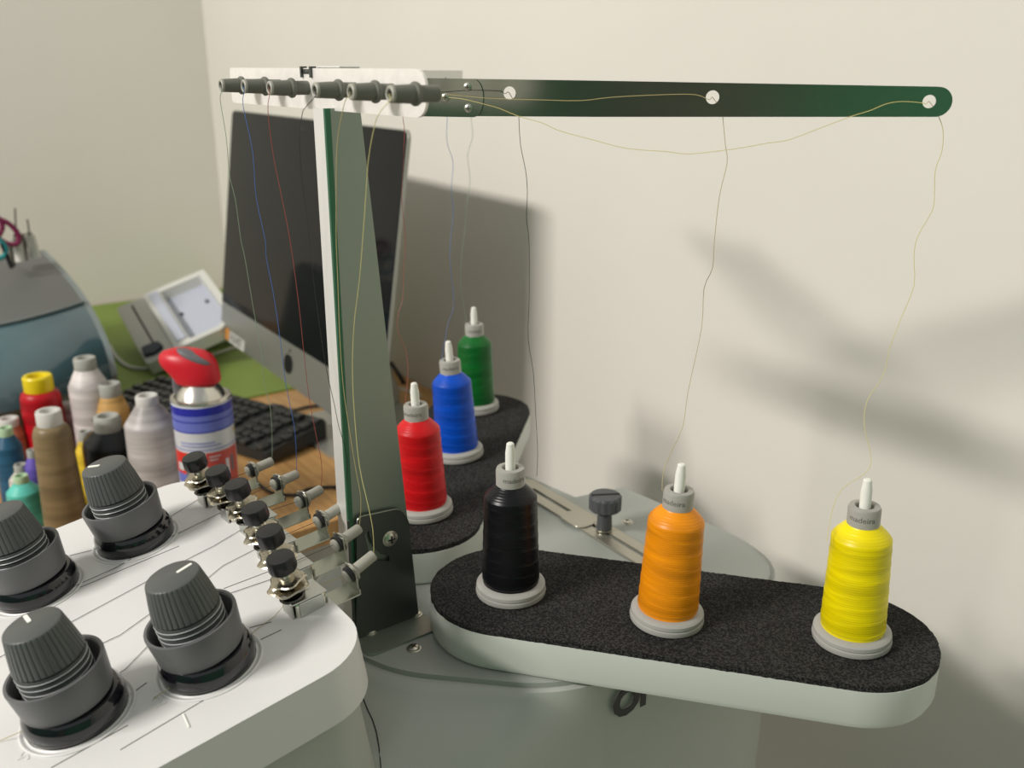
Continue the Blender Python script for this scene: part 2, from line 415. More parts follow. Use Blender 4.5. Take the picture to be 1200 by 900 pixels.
# index marks: aim each mark at its pixel
def dial_rot(P, aim):
    M = axisM(P, n_d); q = pl(aim[0], aim[1], n_d, n_d.dot(P+n_d*.061)); l = M.inverted() @ q; return math.atan2(l.y, l.x)
for b, aim in dials:
    P = onp(*b); make_dial(P, dial_rot(P, aim))
# third pair of dials, just off the left of the picture
for u, v in ((-.47, -.02), (-.62, -.02)):
    pass
# embossed digits
for s, p in (('2', (186, 822)), ('4', (28, 886))):
    bm = text_bm(s, .014, .0003); q = HM.inverted() @ onp(*p); obj('lettering', bm, m_white, mach, HM @ T((q.x, q.y, 0)) @ Matrix.Rotation(PI/2, 4, 'Z'))
for a, b in (((215, 837), (222, 853)),):
    bm = NB(); tube(bm, [on_head(*a, .0002), on_head(*b, .0002)], .0006, 6); obj('index_tick', bm, m_mark, mach, HM)

# pretension guides: six clips fanned along the back of the head
knob_px = [(231, 540), (258, 556), (281, 572), (302, 600), (320, 627), (333, 658)]
pin_px = [(295, 551), (325, 566), (354, 586), (376, 609), (397, 636), (411, 672)]
tip_px = [(318, 541), (347, 556), (375, 574), (399, 594), (420, 620), (437, 651)]
KH = .036
knobP = [onp(*p, KH) for p in knob_px]
pinP = [onx(p[0], p[1], k.x-.002) for p, k in zip(pin_px, knobP)]
PIN_TIP = []
for i in range(6):
    K = knobP[i]; Wp = pinP[i]; base = K-n_p*KH
    dv = Wp-base; yv = Vector((dv.x, dv.y, dv.y*TP*.5)).normalized(); xv = yv.cross(n_p).normalized(); zv = xv.cross(yv).normalized()
    M = frame(base, xv, yv, zv)
    def rf(k, a, r): return r*(1+.09*math.sin(5*a+i))
    Mk = axisM(base, (K-base).normalized()+Vector((0, -.05, 0)), xv)
    bm = NB(); w = .0085
    box(bm, -w, w, -.004, .016, -.014, .0100, .0014, 2)
    g = obj('pretension_guide', bm, m_chrome, mach, M)
    bm = NB(); box(bm, -w*.8, w*.8, -.0060, -.0048, -.006, .0100, .0004, 1); box(bm, -w*1.08, w*1.08, -.0065, .0170, .0101, .0111, .0004, 1); box(bm, w*1.02, w*1.12, -.002, .014, -.016, .0100, .0003, 1); obj('clip_plate', bm, m_steel, g, M)
    bm = NB(); lathe(bm, [(.0075, .0108), (.0080, .0116), (.0072, .0126), (.0040, .0128)], 24)
    for q in range(3): lathe(bm, [(.0050, .0127+q*.0015), (.0064, .0134+q*.0015), (.0050, .0141+q*.0015)], 20, capb=False, capt=False)
    obj('spring', bm, m_dkchrome, g, Mk)
    bm = NB(); lathe(bm, [(.0068, .0175), (.0108, .0182), (.0122, .0192), (.0112, .0199), (.006, .0203)], 40, rf=rf); obj('tension_disc', bm, m_brass, g, Mk)
    bm = NB(); lathe(bm, [(.0060, .0208), (.0098, .0232), (.0106, .0239), (.0098, .0246), (.005, .0252)], 40, rf=rf); obj('tension_disc', bm, m_brass, g, Mk @ Matrix.Rotation(.5, 4, 'Z'))
    bm = NB(); lathe(bm, [(.0024, .006), (.0024, .034)], 12); lathe(bm, [(.0042, .0250), (.0046, .0262), (.0042, .0285)], 16)
    obj('stud', bm, m_screw, g, Mk)
    bm = NB()
    def rk(k, a, r): return r*(1-.03*(math.sin(a*9) > .6)) if 1 <= k <= 3 else r
    lathe(bm, [(.0070, .0308), (.0081, .0313), (.0086, .0330), (.0085, .0395), (.0078, .0406), (.003, .0408)], 54, rf=rk); obj('knurled_knob', bm, m_blackk, g, Mk)
    # strip running back to the upturned ear
    along = dv.dot(yv); up = dv.dot(zv); low = up-.0125
    bm = NB()
    box(bm, -.0082, .0082, .010, along+.0012, low, low+.0010, .0003, 1)
    box(bm, -.0082, .0082, along, along+.0012, low, low+.004, .0003, 1); box(bm, -.0064, .0064, along, along+.0012, low+.003, up+.0052, .0003, 1)
    box(bm, -.0082, .0082, .0160, .0172, min(low, -.002), max(low+.001, .006), .0003, 1)
    obj('strip', bm, m_strip, g, M)
    # pin with washers
    tip = None
    ax = Vector((.10, 1, .38)).normalized()
    # reach the tip pixel on a plane through the washer
    tipc = pl(*tip_px[i], (0, 1, 0), Wp.y+.0165); ax = (tipc-Wp).normalized(); Lp = (tipc-Wp).length
    Mp = axisM(Wp, ax)
    bm = NB(); lathe(bm, [(.0034, -.0026), (.0056, -.0022), (.0056, .0004), (.003, .0005)], 24); obj('washer', bm, m_blackk, g, Mp)
    bm = NB(); lathe(bm, [(.0030, -.0044), (.0042, -.004), (.0042, -.0026), (.003, -.0025)], 20); obj('washer', bm, m_bushl, g, Mp)
    bm = NB(); lathe(bm, [(.0066, .0005), (.0070, .0008), (.0066, .0012), (.004, .0013)], 28); obj('washer', bm, m_chrome, g, Mp)
    bm = NB(); lathe(bm, [(.0060, .0013), (.0062, .0022), (.0058, .0030), (.0040, .0033), (.0037, .0050), (.0036, Lp), (.0032, Lp+.0008), (.0018, Lp+.0008), (.0016, Lp-.003)], 24); obj('bushing', bm, m_bushl, g, Mp)
    PIN_TIP.append(Wp+ax*(Lp+.001))

# upper thread-guide plate
PY = .260
def oy(px, py): q = ony(px, py, PY); return (q.x, q.z)
x0, z1 = -.684, 1.2905; x1 = -.4165; z0 = 1.2665
ol = roundpoly([(x0, z0), (x1, z0), (x1, z1), (x0, z1)], [.004, .0118, .0118, .004], 10)
Mpl = frame((0, PY, 0), (1, 0, 0), (0, 0, 1), (0, -1, 0))
bm = NB(); plate_holes(bm, ol, [], 0, .0016, Mpl); gp = obj('guide_plate', bm, m_plate, mach, ang=30, label='bright aluminium plate holding six grey eyelets')
bm = NB(); box(bm, -.5620, -.5600, PY-.003, PY+.001, 1.2850, 1.2915); box(bm, -.5490, -.5470, PY-.003, PY+.001, 1.2850, 1.2915); box(bm, -.5595, -.5495, PY-.0022, PY+.004, 1.2870, 1.2900, .0005); obj('notch_clip', bm, m_brk, gp)
bm = NB(); box(bm, -.545, -.515, PY+.0005, PY+.014, 1.2905, 1.2918, .0004, 1); obj('top_tab', bm, m_edge, gp)
fl_px = [(282.5, 100), (310, 101), (341, 103), (396, 105.5), (439, 107.5), (486, 110)]
EY = []
for p in fl_px:
    q = ony(p[0], p[1], PY-.0125); Me = axisM((q.x, PY-.0016, q.z), (0, -1, 0))
    if not EY:
        bm = NB(); lathe(bm, [(.0042, -.002), (.0042, .009), (.0055, .0093), (.0059, .0102), (.0059, .0112), (.0054, .0119), (.0047, .0121), (.0042, .0238), (.0039, .0249), (.0028, .0252), (.0021, .0240), (.0020, .014)], 32); e0 = obj('eyelet', bm, m_bush, gp, Me)
        bm = NB(); lathe(bm, [(.0043, .0236), (.0041, .0249), (.0032, .0255), (.0025, .0252), (.0022, .0240)], 32, capb=False, capt=False); obj('lip', bm, m_bushl, e0, Me)
    else:
        c = e0.copy(); COL.objects.link(c); c.matrix_local = MW[gp.name].inverted() @ Me; MW[c.name] = Me
        for ch in e0.children:
            d = ch.copy(); COL.objects.link(d); d.parent = c
    EY.append(Vector((q.x, PY-.0270, q.z)))

# post
PX = -.52
def ox(px, py, x=PX): q = onx(px, py, x); return (q.y, q.z)
Mpo = frame((PX, 0, 0), (0, 1, 0), (0, 0, 1), (1, 0, 0))
web = [(.2535, 1.268), (.2755, 1.268), (.3050, .906), (.2535, .906)]
bm = NB(); plate_holes(bm, web, [circ(.281, .992, .0022)], -.0015, 0, Mpo); post = obj('post', bm, m_post, mach, label='tall tapering grey-green steel post')
bm = NB(); box(bm, PX-.016, PX-.001, .2520, .2535, .906, 1.268, .0003, 1); obj('front_flange', bm, m_edge, post, label='front edge strip coloured bright as if lit')  # same folded post, its lit brightness put into the colour
bm = NB(); box(bm, PX-.002, PX+.0006, .2519, .2556, .906, 1.268, .0002, 1); obj('green_reflection_strip', bm, m_green_refl, post)  # green reflection of the room painted on the post edge
# bracket at the foot
br = roundpoly([(.252, .9045), (.3035, .9045), (.2975, .985), (.291, .997), (.257, 1.000)], [0, 0, .006, .006, .005], 5)
slot = [(.2625+.0, .985), (.2655, .987), (.268, .975), (.274, .966), (.281, .962), (.281, .958), (.272, .961), (.265, .970)]
Mb = frame((PX+.0035, 0, 0), (0, 1, 0), (0, 0, 1), (1, 0, 0))
bm = NB(); plate_holes(bm, br, [circ(.2830, .9795, .0027, 16), slot], -.0018, 0, Mb)
box(bm, PX+.0017, PX+.003, .2500, .2520, .9045, .999, .0004, 1)
brk = obj('post_bracket', bm, m_brk, mach, label='dark steel bracket with round hole and curved slot')
bm = NB(); tube(bm, [(PX+.0036, y, z) for y, z in br[2:]], .00045, 5, True); obj('edge_glint', bm, m_strip, brk)  # pale tube standing in for the glint along the bracket edge
bm = NB(); prism(bm, rrect(PX-.001, PX+.026, .2495, .3085, .006), .9026, .9042, bev=.0004, seg=1); obj('bracket_foot', bm, m_post, brk)
q = ox(457, 631, PX+.0035); screw(axisM((PX+.0035, q[0], q[1]), (1, 0, 0)), 1.15)
for p in ((434, 740), (487, 719)):
    q = onz(*p, .9045); screw(T((q.x, q.y, .9042)), 1.0)

# thread bars
A = CAM+ray(565, 115)*.6; B = CAM+ray(1100, 118)*.545
bd = (B-A); bd.z = 0; bd.normalize(); bn = Vector((bd.y, -bd.x, 0)); bc = bn.dot(A)
def onbar(px, py, off=0): return pl(px, py, bn, bc+off)
def barl(px, py, off=0): q = onbar(px, py, off)-A; return (q.dot(bd), q.z)
Mbar = frame(A, bd, (0, 0, 1), bn)
top = [barl(1098, 101.5), barl(700, 94.5), (-.043, barl(565, 93)[1]+.0005)]
botm = [(-.043, barl(565, 137)[1]), barl(700, 137), barl(1098, 137)]
end = []
c1 = barl(1098, 119); rr = (barl(1098, 101.5)[1]-barl(1098, 137)[1])/2; cz = (barl(1098, 101.5)[1]+barl(1098, 137)[1])/2
for k in range(1, 12):
    a = -PI/2+PI*k/12; end.append((c1[0]+rr*math.cos(a), cz+rr*math.sin(a)))
hole_px = [(597, 109), (835, 114), (1089, 119)]
holes = [circ(*barl(*p), .0041 if p[0] < 1000 else .0038, 24) for p in hole_px]
bm = NB(); plate_holes(bm, botm+end+top, holes, -.0014, 0, Mbar); bar = obj('thread_bar', bm, m_polish, mach, ang=30, label='long polished steel bar with three holes reaching right')
zt, zb = barl(540, 92.3)[1], barl(540, 137)[1]
L = barl(567, 115)[0]; rad = (zt-zb)/2
outb = [(-.052, zb), (L-rad*.55, zb)]+[(L-rad*.55+rad*.55*math.sin(PI*k/10), (zt+zb)/2-rad*math.cos(PI*k/10)) for k in range(1, 10)]+[(L-rad*.55, zt), (-.052, zt)]
bm = NB(); plate_holes(bm, outb, [], .0002, .0016, Mbar); bb = obj('bar_bracket', bm, m_polish, mach)
for p in ((522, 114), (548, 102), (549, 127)):
    q = onbar(p[0], p[1], .0016); screw(axisM(q, bn), .55)
# left bar
dl = Vector((-.68, .733, 0)).normalized(); nl = Vector((dl.y, -dl.x, 0)); P0 = Vector((-.548, .297, 0))
Ml = frame(P0, dl, (0, 0, 1), nl)
def lbar(px, py): q = pl(px, py, nl, nl.dot(P0)); return ((q-P0).dot(dl), q.z)
lt = 1.2895; lb = 1.272
Lx = lbar(542, 82)[0]
lholes = [circ(s, (lt+lb)/2, .0036, 18) for s in (lbar(472, 110)[0], lbar(524, 110)[0]-.004)]
bm = NB(); plate_holes(bm, roundpoly([(0, lb), (Lx, lb), (Lx, lt), (0, lt)], [0, .003, .001, 0], 4), lholes, -.0014, 0, Ml); obj('thread_bar', bm, m_steel, mach, label='grey steel bar reaching back over the left tray')
bm = NB(); box(bm, CX-.012, CX+.012, .262, .300, 1.267, 1.2685, .0003, 1); box(bm, -.556, -.514, .2770, .2785, 1.2685, 1.2885, .0003, 1); obj('bar_mount', bm, m_post, mach)

# spool trays
def stadium(c0, c1, r, n=16):
    c0 = Vector(c0); c1 = Vector(c1); d = (c1-c0).normalized(); a0 = math.atan2(d.y, d.x); out = []
    for k in range(n+1): a = a0-PI/2+PI*k/n; out.append((c1.x+r*math.cos(a), c1.y+r*math.sin(a)))
    for k in range(n+1): a = a0+PI/2+PI*k/n; out.append((c0.x+r*math.cos(a), c0.y+r*math.sin(a)))
    return out
TZ = .935
spots = {'yellow': (-.283, .496), 'orange': (-.372, .414), 'black': (-.463, .349), 'red': (-.608, .365), 'blue': (-.692, .456), 'green': (-.788, .5445)}
def make_tray(c0, c1, r, keys, lab):
    bm = NB(); prism(bm, stadium(c0, c1, r, 20), TZ-.033, TZ-.004, bev=.0012, seg=2, bevb=.006)
    tr = obj('spool_tray', bm, m_trayp, mach, ang=40, label=lab)
    # foam pad, edge slightly ragged
    pts = stadium(c0, c1, r-.0006, 60); out = []
    for i, (x, y) in enumerate(pts):
        j = (random.random()-.5)*.0006; out.append((x+j, y+j))
    st = []
    for i in range(len(out)):
        a = Vector(out[i]); b = Vector(out[(i+1) % len(out)]); st.append(tuple(a)); L = (b-a).length; k = int(L/.002)
        for s in range(1, k): q = a.lerp(b, s/k); st.append((q.x+(random.random()-.5)*.0006, q.y+(random.random()-.5)*.0006))
    bm = NB(); prism(bm, st, TZ-.004, TZ, bev=.0006, seg=1); obj('foam_pad', bm, m_foam, tr, label='black foam pad')
    for k in keys:
        x, y = spots[k]
        bm = NB(); lathe(bm, [(.0036, 0), (.0035, .108), (.0030, .1115), (.0026, .1148), (.0018, .1155)], 24)
        Mx = tilt[k]; obj('spool_pin', bm, m_pin, tr, Mx)
tilt = {}
aim = {'yellow': (1017, 556), 'orange': (799, 534), 'black': (598, 514), 'red': (485, 446), 'blue': (525, 397), 'green': (555, 360)}
for k, (x, y) in spots.items():
    P = Vector((x, y, TZ)); tp = pr(P+Vector((0, 0, .1155))); dx = aim[k][0]-tp[0]
    sh = CR*(dx/FPX*tp[2]); ax = Vector((sh.x, sh.y, .1155)); tilt[k] = axisM(P, ax)
make_tray((-.4690, .3525), (-.2880, .4990), .0580, ('black', 'orange', 'yellow'), 'pale grey-green tray on the right carrying black, orange and yellow spools')
make_tray((-.6030, .3540), (-.7830, .5450), .0560, ('red', 'blue', 'green'), 'pale grey-green tray on the left carrying red, blue and green spools')
for x, y in ((-.49, .37), (-.59, .38)):
    bm = NB(); lathe(bm, [(.012, .9026), (.012, .9045)], 24, M=T((x, y, 0))); obj('tray_spacer', bm, m_plateg, mach)

# slotted strips and thumb screw
for (xa, xb, yy, tw, lab) in ((-.665, -.455, .5330, .03, None),):
    pass
S0 = onz(631, 577, .905); S1 = onz(756, 652, .905)
sd = (S1-S0); sd.z = 0; Ls = sd.length; sd.normalize(); sn = Vector((-sd.y, sd.x, 0))
Ms = frame((S0.x, S0.y, 0), sd, sn, (0, 0, 1))
def strip(M, L, w, z, name='slotted_strip'):
    slotl = rrect(.010, L-.006, -.0022, .0022, .002, 4)
    bm = NB(); plate_holes(bm, rrect(-.012, L+.004, -w/2, w/2, w*.35, 6), [slotl], z, z+.002, M)
    return obj(name, bm, m_slotp, mach, ang=30)
strip(Ms @ T((-.02, 0, 0)), Ls+.04, .026, .9030)
bm = NB(); prism(bm, rrect(.050, .082, -.016, .006, .008), .9052, .9062, Ms, bev=.0003, seg=1); obj('slide_plate', bm, m_slotp, mach)
tp_ = onz(708, 618, .908)
Mth = T((tp_.x, tp_.y, .906))
bm = NB(); lathe(bm, [(.0062, 0), (.0072, .0003), (.0072, .0010), (.0058, .0012)], 24); ts = obj('thumb_screw', bm, m_screw, mach, Mth)
bm = NB(); lathe(bm, [(.0068, .001), (.0070, .0015), (.0062, .0160), (.0090, .0190), (.0138, .0205)], 40, capt=False)
def rt(k, a, r): return r*(1+.03*math.sin(a*14)) if 1 <= k <= 2 else r
lathe(bm, [(.0100, .0203), (.0140, .0210), (.0142, .0320), (.0128, .0338), (.0100, .0340)], 84, rf=rt); obj('screw_head', bm, m_knobg, ts, Mth)
q = Matrix.Rotation(math.radians(60), 4, 'Z')
bm = NB(); box(bm, -.0125, .0125, -.0013, .0013, .0325, .0343, M=q); obj('driver_slot', bm, m_slot, ts, Mth)

# ------------------------------------------------------------------ thread spools on the trays
cols = {'yellow': (.86, .70, .0), 'orange': (.84, .28, .003), 'black': (.004, .004, .006), 'red': (.60, .006, .010), 'blue': (.0, .07, .52), 'green': (.004, .12, .018)}
labs = {'yellow': 'bright yellow thread spool at the outer right end of the right tray', 'orange': 'orange thread spool between the black and yellow spools',
        'black': 'black thread spool nearest the post on the right tray', 'red': 'red thread spool partly behind the grey post', 'blue': 'blue thread spool between the red and green spools', 'green': 'green thread spool at the far end of the left tray'}
def body_rf(seed):
    rnd = random.Random(seed); ph = rnd.random()*6
    def rf(k, a, r):
        z = .010+.0745*k/88
        t = (z+.0036*math.sin(a+ph)+.0012*math.sin(2*a+ph*2)*math.sin(z*180+ph))/.0098
        f = t-math.floor(t)
        if k == 0 or k > 84: return r
        return r+.00028*(f*f-.4)
    return rf
for si, (k, M) in enumerate(tilt.items()):
    x, y = spots[k]
    s = thing('thread_spool', labs[k], 'spool', group='spools on the machine', M=M)
    my = yarn('%s_yarn' % k, cols[k], .38 if k not in ('black',) else .33)
    prof = []
    for i in range(89):
        t = i/88; z = .010+.0745*t
        r = .0206-.0024*t if t < .88 else .0206-.0024*.88-.0082*((t-.88)/.12)**1.15
        if t < .03: r -= .0006
        prof.append((r, z))
    bm = NB(); lathe(bm, prof+[(.0098, .0855)], 72, rf=body_rf(si)); obj('thread_winding', bm, my, s, M, ang=60)
    bm = NB(); lathe(bm, [(.0235, .0), (.0250, .001), (.0253, .0025), (.0250, .0042), (.0243, .0048), (.0249, .0056), (.0246, .0078), (.0232, .0092), (.0212, .0098), (.019, .0102)], 56); obj('spool_base', bm, m_base, s, M)
    bm = NB(); lathe(bm, [(.0100, .079), (.0101, .0955), (.0094, .0972), (.0062, .0976), (.0056, .0968), (.0054, .084), (.0048, .0835)], 40, capb=False, capt=True); co = obj('spool_collar', bm, m_collar, s, M)
    bm = text_bm('madeira', .0052)
    for v in bm.verts:
        a = v.co.x/.0101; zz = v.co.y; rr = .01022; v.co = (rr*math.sin(a), -rr*math.cos(a), .0912+zz)
    dirc = M.inverted() @ CAM; rot = math.atan2(dirc.y, dirc.x)+PI/2 + {'yellow': -.1, 'orange': -.35, 'black': .3, 'red': -.4, 'blue': 0, 'green': .1}[k]
    bmesh.ops.rotate(bm, cent=(0, 0, 0), matrix=Matrix.Rotation(rot, 3, 'Z'), verts=bm.verts); obj('lettering', bm, m_ink, co, M)

# ------------------------------------------------------------------ the six running threads
def ipath(pts, y0, y1): # pixels on planes whose y runs y0..y1
    n = len(pts); return [ony(p[0], p[1], y0+(y1-y0)*i/(n-1)) for i, p in enumerate(pts)]
front = {
 'green': [(260, 107), (258, 117), (265, 160), (269, 205), (276, 235), (282.5, 282), (287, 302), (297, 362), (307, 417), (309, 447), (317, 480), (319, 522), (318.5, 538)],
 'blue': [(286, 107), (285, 125), (296, 177), (300, 230), (311, 282), (312, 302), (320, 342), (328, 395), (335, 450), (344, 495), (347, 525), (347.5, 553)],
 'red': [(316, 110), (314, 130), (320, 180), (330, 230), (340, 282), (350, 355), (356, 412), (362, 465), (371, 512), (377, 545), (376, 571)],
 'black': [(370, 112), (357, 127), (354, 135), (351, 160), (354, 210), (361, 260), (365, 305), (370, 350), (381, 425), (392, 475), (397, 500), (407, 537), (405, 575), (400, 591)],
 'orange': [(410, 112), (405, 117), (400, 137), (395, 170), (394, 220), (394, 280), (396, 330), (398, 390), (402, 450), (409, 500), (417, 550), (423, 585), (421, 617)],
 'yellow': [(458, 117), (455, 120), (445, 132), (439, 147), (432, 185), (429, 225), (425, 282), (421, 330), (415, 380), (413, 430), (415, 480), (421, 545), (432, 595), (437, 622), (438, 649)]}
barf = {
 'black': [(592, 110), (586, 107), (567, 106), (545, 106), (520, 108), (505, 108)],
 'orange': [(831, 117), (815, 111), (777, 111), (717, 114), (680, 118), (630, 117), (570, 115), (520, 110)],
 'yellow': [(1085, 122), (1080, 120.5), (1056, 119), (1038, 122), (1020, 129.5), (996, 137), (960, 150.5), (924, 164), (900, 167.6), (870, 173), (849, 176), (807, 180.5), (780, 177.5), (735, 174), (695, 164), (655, 153), (635, 144), (607, 136), (585, 127), (567, 122), (542, 116), (522, 114)]}
barb = {
 'black': [(608, 132), (608, 137), (610, 170), (616, 200), (618, 225), (617, 255), (620, 285), (620, 350), (619, 397), (625, 437), (628, 490), (630, 530), (629, 558)],
 'orange': [(847, 132), (847, 137), (850, 170), (852, 191), (843, 230), (837, 284), (835, 314), (825, 338), (822, 385), (806, 460), (800, 500), (784, 535), (777, 556), (776, 575)],
 'yellow': [(1098, 133), (1100, 137), (1105, 152), (1104, 176), (1096, 200), (1095, 230), (1092, 248), (1075, 278), (1071, 302), (1071, 335), (1055, 375), (1042, 410), (1035, 440), (1016, 470), (1013, 500), (1020, 530), (1020, 545), (1012, 556), (988, 572), (976, 595), (969, 635)],
 'red': [(472, 110), (472, 137), (474, 155), (472, 200), (471, 235), (475, 280), (473, 320), (472, 350), (466, 370), (467, 390), (476, 412), (478, 440), (474, 480)],
 'blue': [(524, 110), (524, 137), (524, 167), (531, 190), (529, 220), (531, 250), (527, 300), (532, 355), (525, 378), (522, 395), (519, 410), (516, 435)],
 'green': [(553, 110), (552, 137), (554, 160), (548, 182), (551, 212), (546, 245), (546, 260), (541, 300), (540, 340), (546, 372), (545, 395)]}
panel = {
 'green': ([(236, 583), (200, 605), (170, 622)], [(114, 643), (74, 653), (40, 672)]),
 'blue': ([(260, 600), (225, 617), (190, 634), (136, 665), (100, 681), (60, 700)],),
 'red': ([(282, 621), (250, 640), (224, 653), (165, 685), (83, 729), (50, 744), (-10, 775)],),
 'black': ([(304, 641), (261, 663), (244, 677), (173, 721), (141, 744), (117, 755), (80, 770)],),
 'orange': ([(317, 679), (267, 696), (240, 712), (173, 757), (147, 784), (120, 800)],),
 'yellow': ([(322, 722), (300, 738), (285, 752)], )}
order = ['green', 'blue', 'red', 'black', 'orange', 'yellow']
tcol = {'green': (.22, .30, .20), 'blue': (.05, .15, .45), 'red': (.34, .07, .06), 'black': (.012, .012, .012), 'orange': (.46, .38, .17), 'yellow': (.64, .58, .24)}
m_hs = mat('head_strand_grey', (.06, .055, .05), .6); m_hy = mat('head_strand_yellow', (.40, .33, .12), .6)
tlab = {'green': 'thin green thread rising from the green spool to the leftmost eyelet', 'blue': 'thin blue thread from the blue spool to the second eyelet from the left',
 'red': 'thin red thread from the red spool to the third eyelet from the left', 'black': 'thin black thread from the black spool through the first hole of the right bar',
 'orange': 'thin tan thread from the orange spool through the middle hole of the right bar', 'yellow': 'thin yellow thread drooping from the outer hole of the right bar'}
TR = .00021
for i, k in enumerate(order):
    mt = mat('%s_thread' % k, tcol[k], .5)
    t = thing('embroidery_thread', tlab[k], 'thread', M=T(tilt[k].translation+Vector((0, 0, .085))), group='threads on the machine')
    # from spool up
    top = EY[i]
    if k in ('black', 'orange', 'yellow'):
        h = {'black': 0, 'orange': 1, 'yellow': 2}[k]; pts = barb[k]; Sp = tilt[k] @ Vector((0, 0, .08)); n = len(pts)
        hp = onbar(*hole_px[h]); up = []
        for j, p in enumerate(pts):
            r = ray(*p); z0 = (onbar(p[0], p[1], -.004)-CAM).dot(CF); zs = (Sp-CAM).dot(CF)-.004; f = max(0, min(1, (p[1]-137)/(pts[-1][1]-137)))
            f = f*f if k != 'yellow' else f
            up.append(CAM+r*(z0*(1-f)+zs*f))
        seg = up[::-1]+[hp]+[onbar(p[0], p[1], .0024) for p in barf[k]]
        last = onbar(barf[k][-1][0], barf[k][-1][1], .0024)
        seg = smooth_path(seg, 3)+[Vector((-.50, .285, 1.277)), Vector((top.x, PY+.004, top.z)), top]
    else:
        pts = barb[k]; Sp = tilt[k] @ Vector((0, 0, .08)); up = []
        for j, p in enumerate(pts):
            r = ray(*p); z0 = (pl(p[0], p[1], nl, nl.dot(P0)-.004)-CAM).dot(CF); zs = (Sp-CAM).dot(CF)-.006; f = max(0, min(1, (p[1]-137)/(pts[-1][1]-137)))
            up.append(CAM+r*(z0*(1-f)+zs*f))
        seg = smooth_path(up[::-1], 3)+[P0+Vector((-.004, .02, 1.279)), Vector((top.x, PY+.006, top.z)), top]
    fr = front[k]; n = len(fr); f3 = []
    for j, p in enumerate(fr):
        f = j/(n-1); f3.append(ony(p[0], p[1], EY[i].y-.0005+(PIN_TIP[i].y-EY[i].y)*f))
    bm = NB(); tube(bm, seg+smooth_path([top]+f3+[PIN_TIP[i]-Vector((0, .002, .001))], 3), TR, 5); obj('hanging_strand', bm, mt, t)
    bm = NB()
    start = [PIN_TIP[i]-Vector((0, .002, .001)), pinP[i], knobP[i]-n_p*(KH-.012)]
    segs = panel[k]
    tube(bm, start+[onp(p[0], p[1], .0006) for p in segs[0]], TR*.9, 5)
    for sg in segs[1:]: tube(bm, [onp(p[0], p[1], .0006) for p in sg], TR, 5)
    if k == 'yellow': 
        tube(bm, [onp(298, 745, .0095), onp(285, 752, .0095), onp(262, 768, .0095)], TR, 5); tube(bm, [onp(228, 786, .010), onp(196, 808, .004), onp(180, 818, .0006)], TR, 5)
        tube(bm, [onp(43, 850, .010), onp(28, 856, .005), onp(0, 868, .001), onp(-20, 875, .001)], TR, 5)
    obj('strand_on_head', bm, m_hy if k == 'yellow' else m_hs, t)

# ------------------------------------------------------------------ computer monitor
yaw = math.radians(2.5); mx = Vector((math.cos(yaw), -math.sin(yaw), 0)); tl_ = math.radians(8.5)
BLc = Vector((-1.681, .572, .8095)); back = Vector((math.sin(yaw), math.cos(yaw), 0))
upv = (back*math.sin(tl_)+Vector((0, 0, math.cos(tl_)))).normalized(); nrm = mx.cross(upv).normalized()
Mm = frame(BLc, mx, upv, nrm)
_q = Mm.inverted() @ pl(479, 153, nrm, nrm.dot(BLc)); Wm, Hm = _q.x, _q.y; XL = BLc.x
_q = Mm.inverted() @ pl(274, 128, nrm, nrm.dot(BLc)); Hm = (Hm+_q.y)/2
def onmon(px, py): q = Mm.inverted() @ pl(px, py, nrm, nrm.dot(BLc)); return (q.x, q.y)
m_alu = mat('brushed_silver', (.40, .40, .36), .42, .6); m_scr = mat('glossy_black_screen', (.006, .007, .008), .07, spec=.2)
m_log = mat('logo_black', (.01, .01, .01), .4)
mon = thing('computer_monitor', 'large silver all-in-one computer with black screen on the desk', 'computer', (XL+Wm/2, .66, DZ))
bm = NB(); prism(bm, rrect(0, Wm, 0, Hm, .012), -.0045, 0, Mm, bev=.0008, seg=2); shell = obj('casing', bm, m_alu, mon)
bm = NB(); lathe(bm, [(.17, .003), (.15, -.012), (.08, -.03), (.02, -.036)], 40, M=Mm @ T((Wm/2, Hm/2+.01, -.008)) @ Matrix.Diagonal((1.3, .85, 1, 1))); obj('rear_bulge', bm, m_alu, mon)
chz = (onmon(260, 357)[1]+onmon(391, 427)[1])/2
bm = NB(); prism(bm, roundpoly([(.002, chz), (Wm-.002, chz), (Wm-.002, Hm-.002), (.002, Hm-.002)], [0, 0, .011, .011]), .0002, .0012, Mm); obj('screen', bm, m_scr, mon)
bm = NB(); lathe(bm, [(.003, .0013), (.003, .0015)], 16, M=Mm @ T((Wm/2, Hm-.016, 0))); obj('camera_lens', bm, m_blackk, mon)
# fruit-shaped emblem on the chin
lx, ly = onmon(338, 425)
ap = []
for k in range(40):
    a = 2*PI*k/40; r = .0175*(1+.06*math.cos(2*a)); 
    x = r*math.cos(a)*.95; y = r*math.sin(a)
    y -= .0022*math.exp(-(x/.004)**2)*(1 if y > 0 else -.8)
    d = math.hypot(x-.0175, y-.001)
    if d < .0075: 
        s = .0075/d; x = .0175+(x-.0175)*s; y = .001+(y-.001)*s
    ap.append((x+lx, y+ly-.002))
bm = NB(); prism(bm, ap, .0001, .0006, Mm)
leaf = [(lx+.0005, ly+.0165), (lx+.001, ly+.0205), (lx+.005, ly+.0245), (lx+.0055, ly+.0205), (lx+.0035, ly+.0170)]
prism(bm, leaf, .0001, .0006, Mm); obj('emblem', bm, m_log, mon)
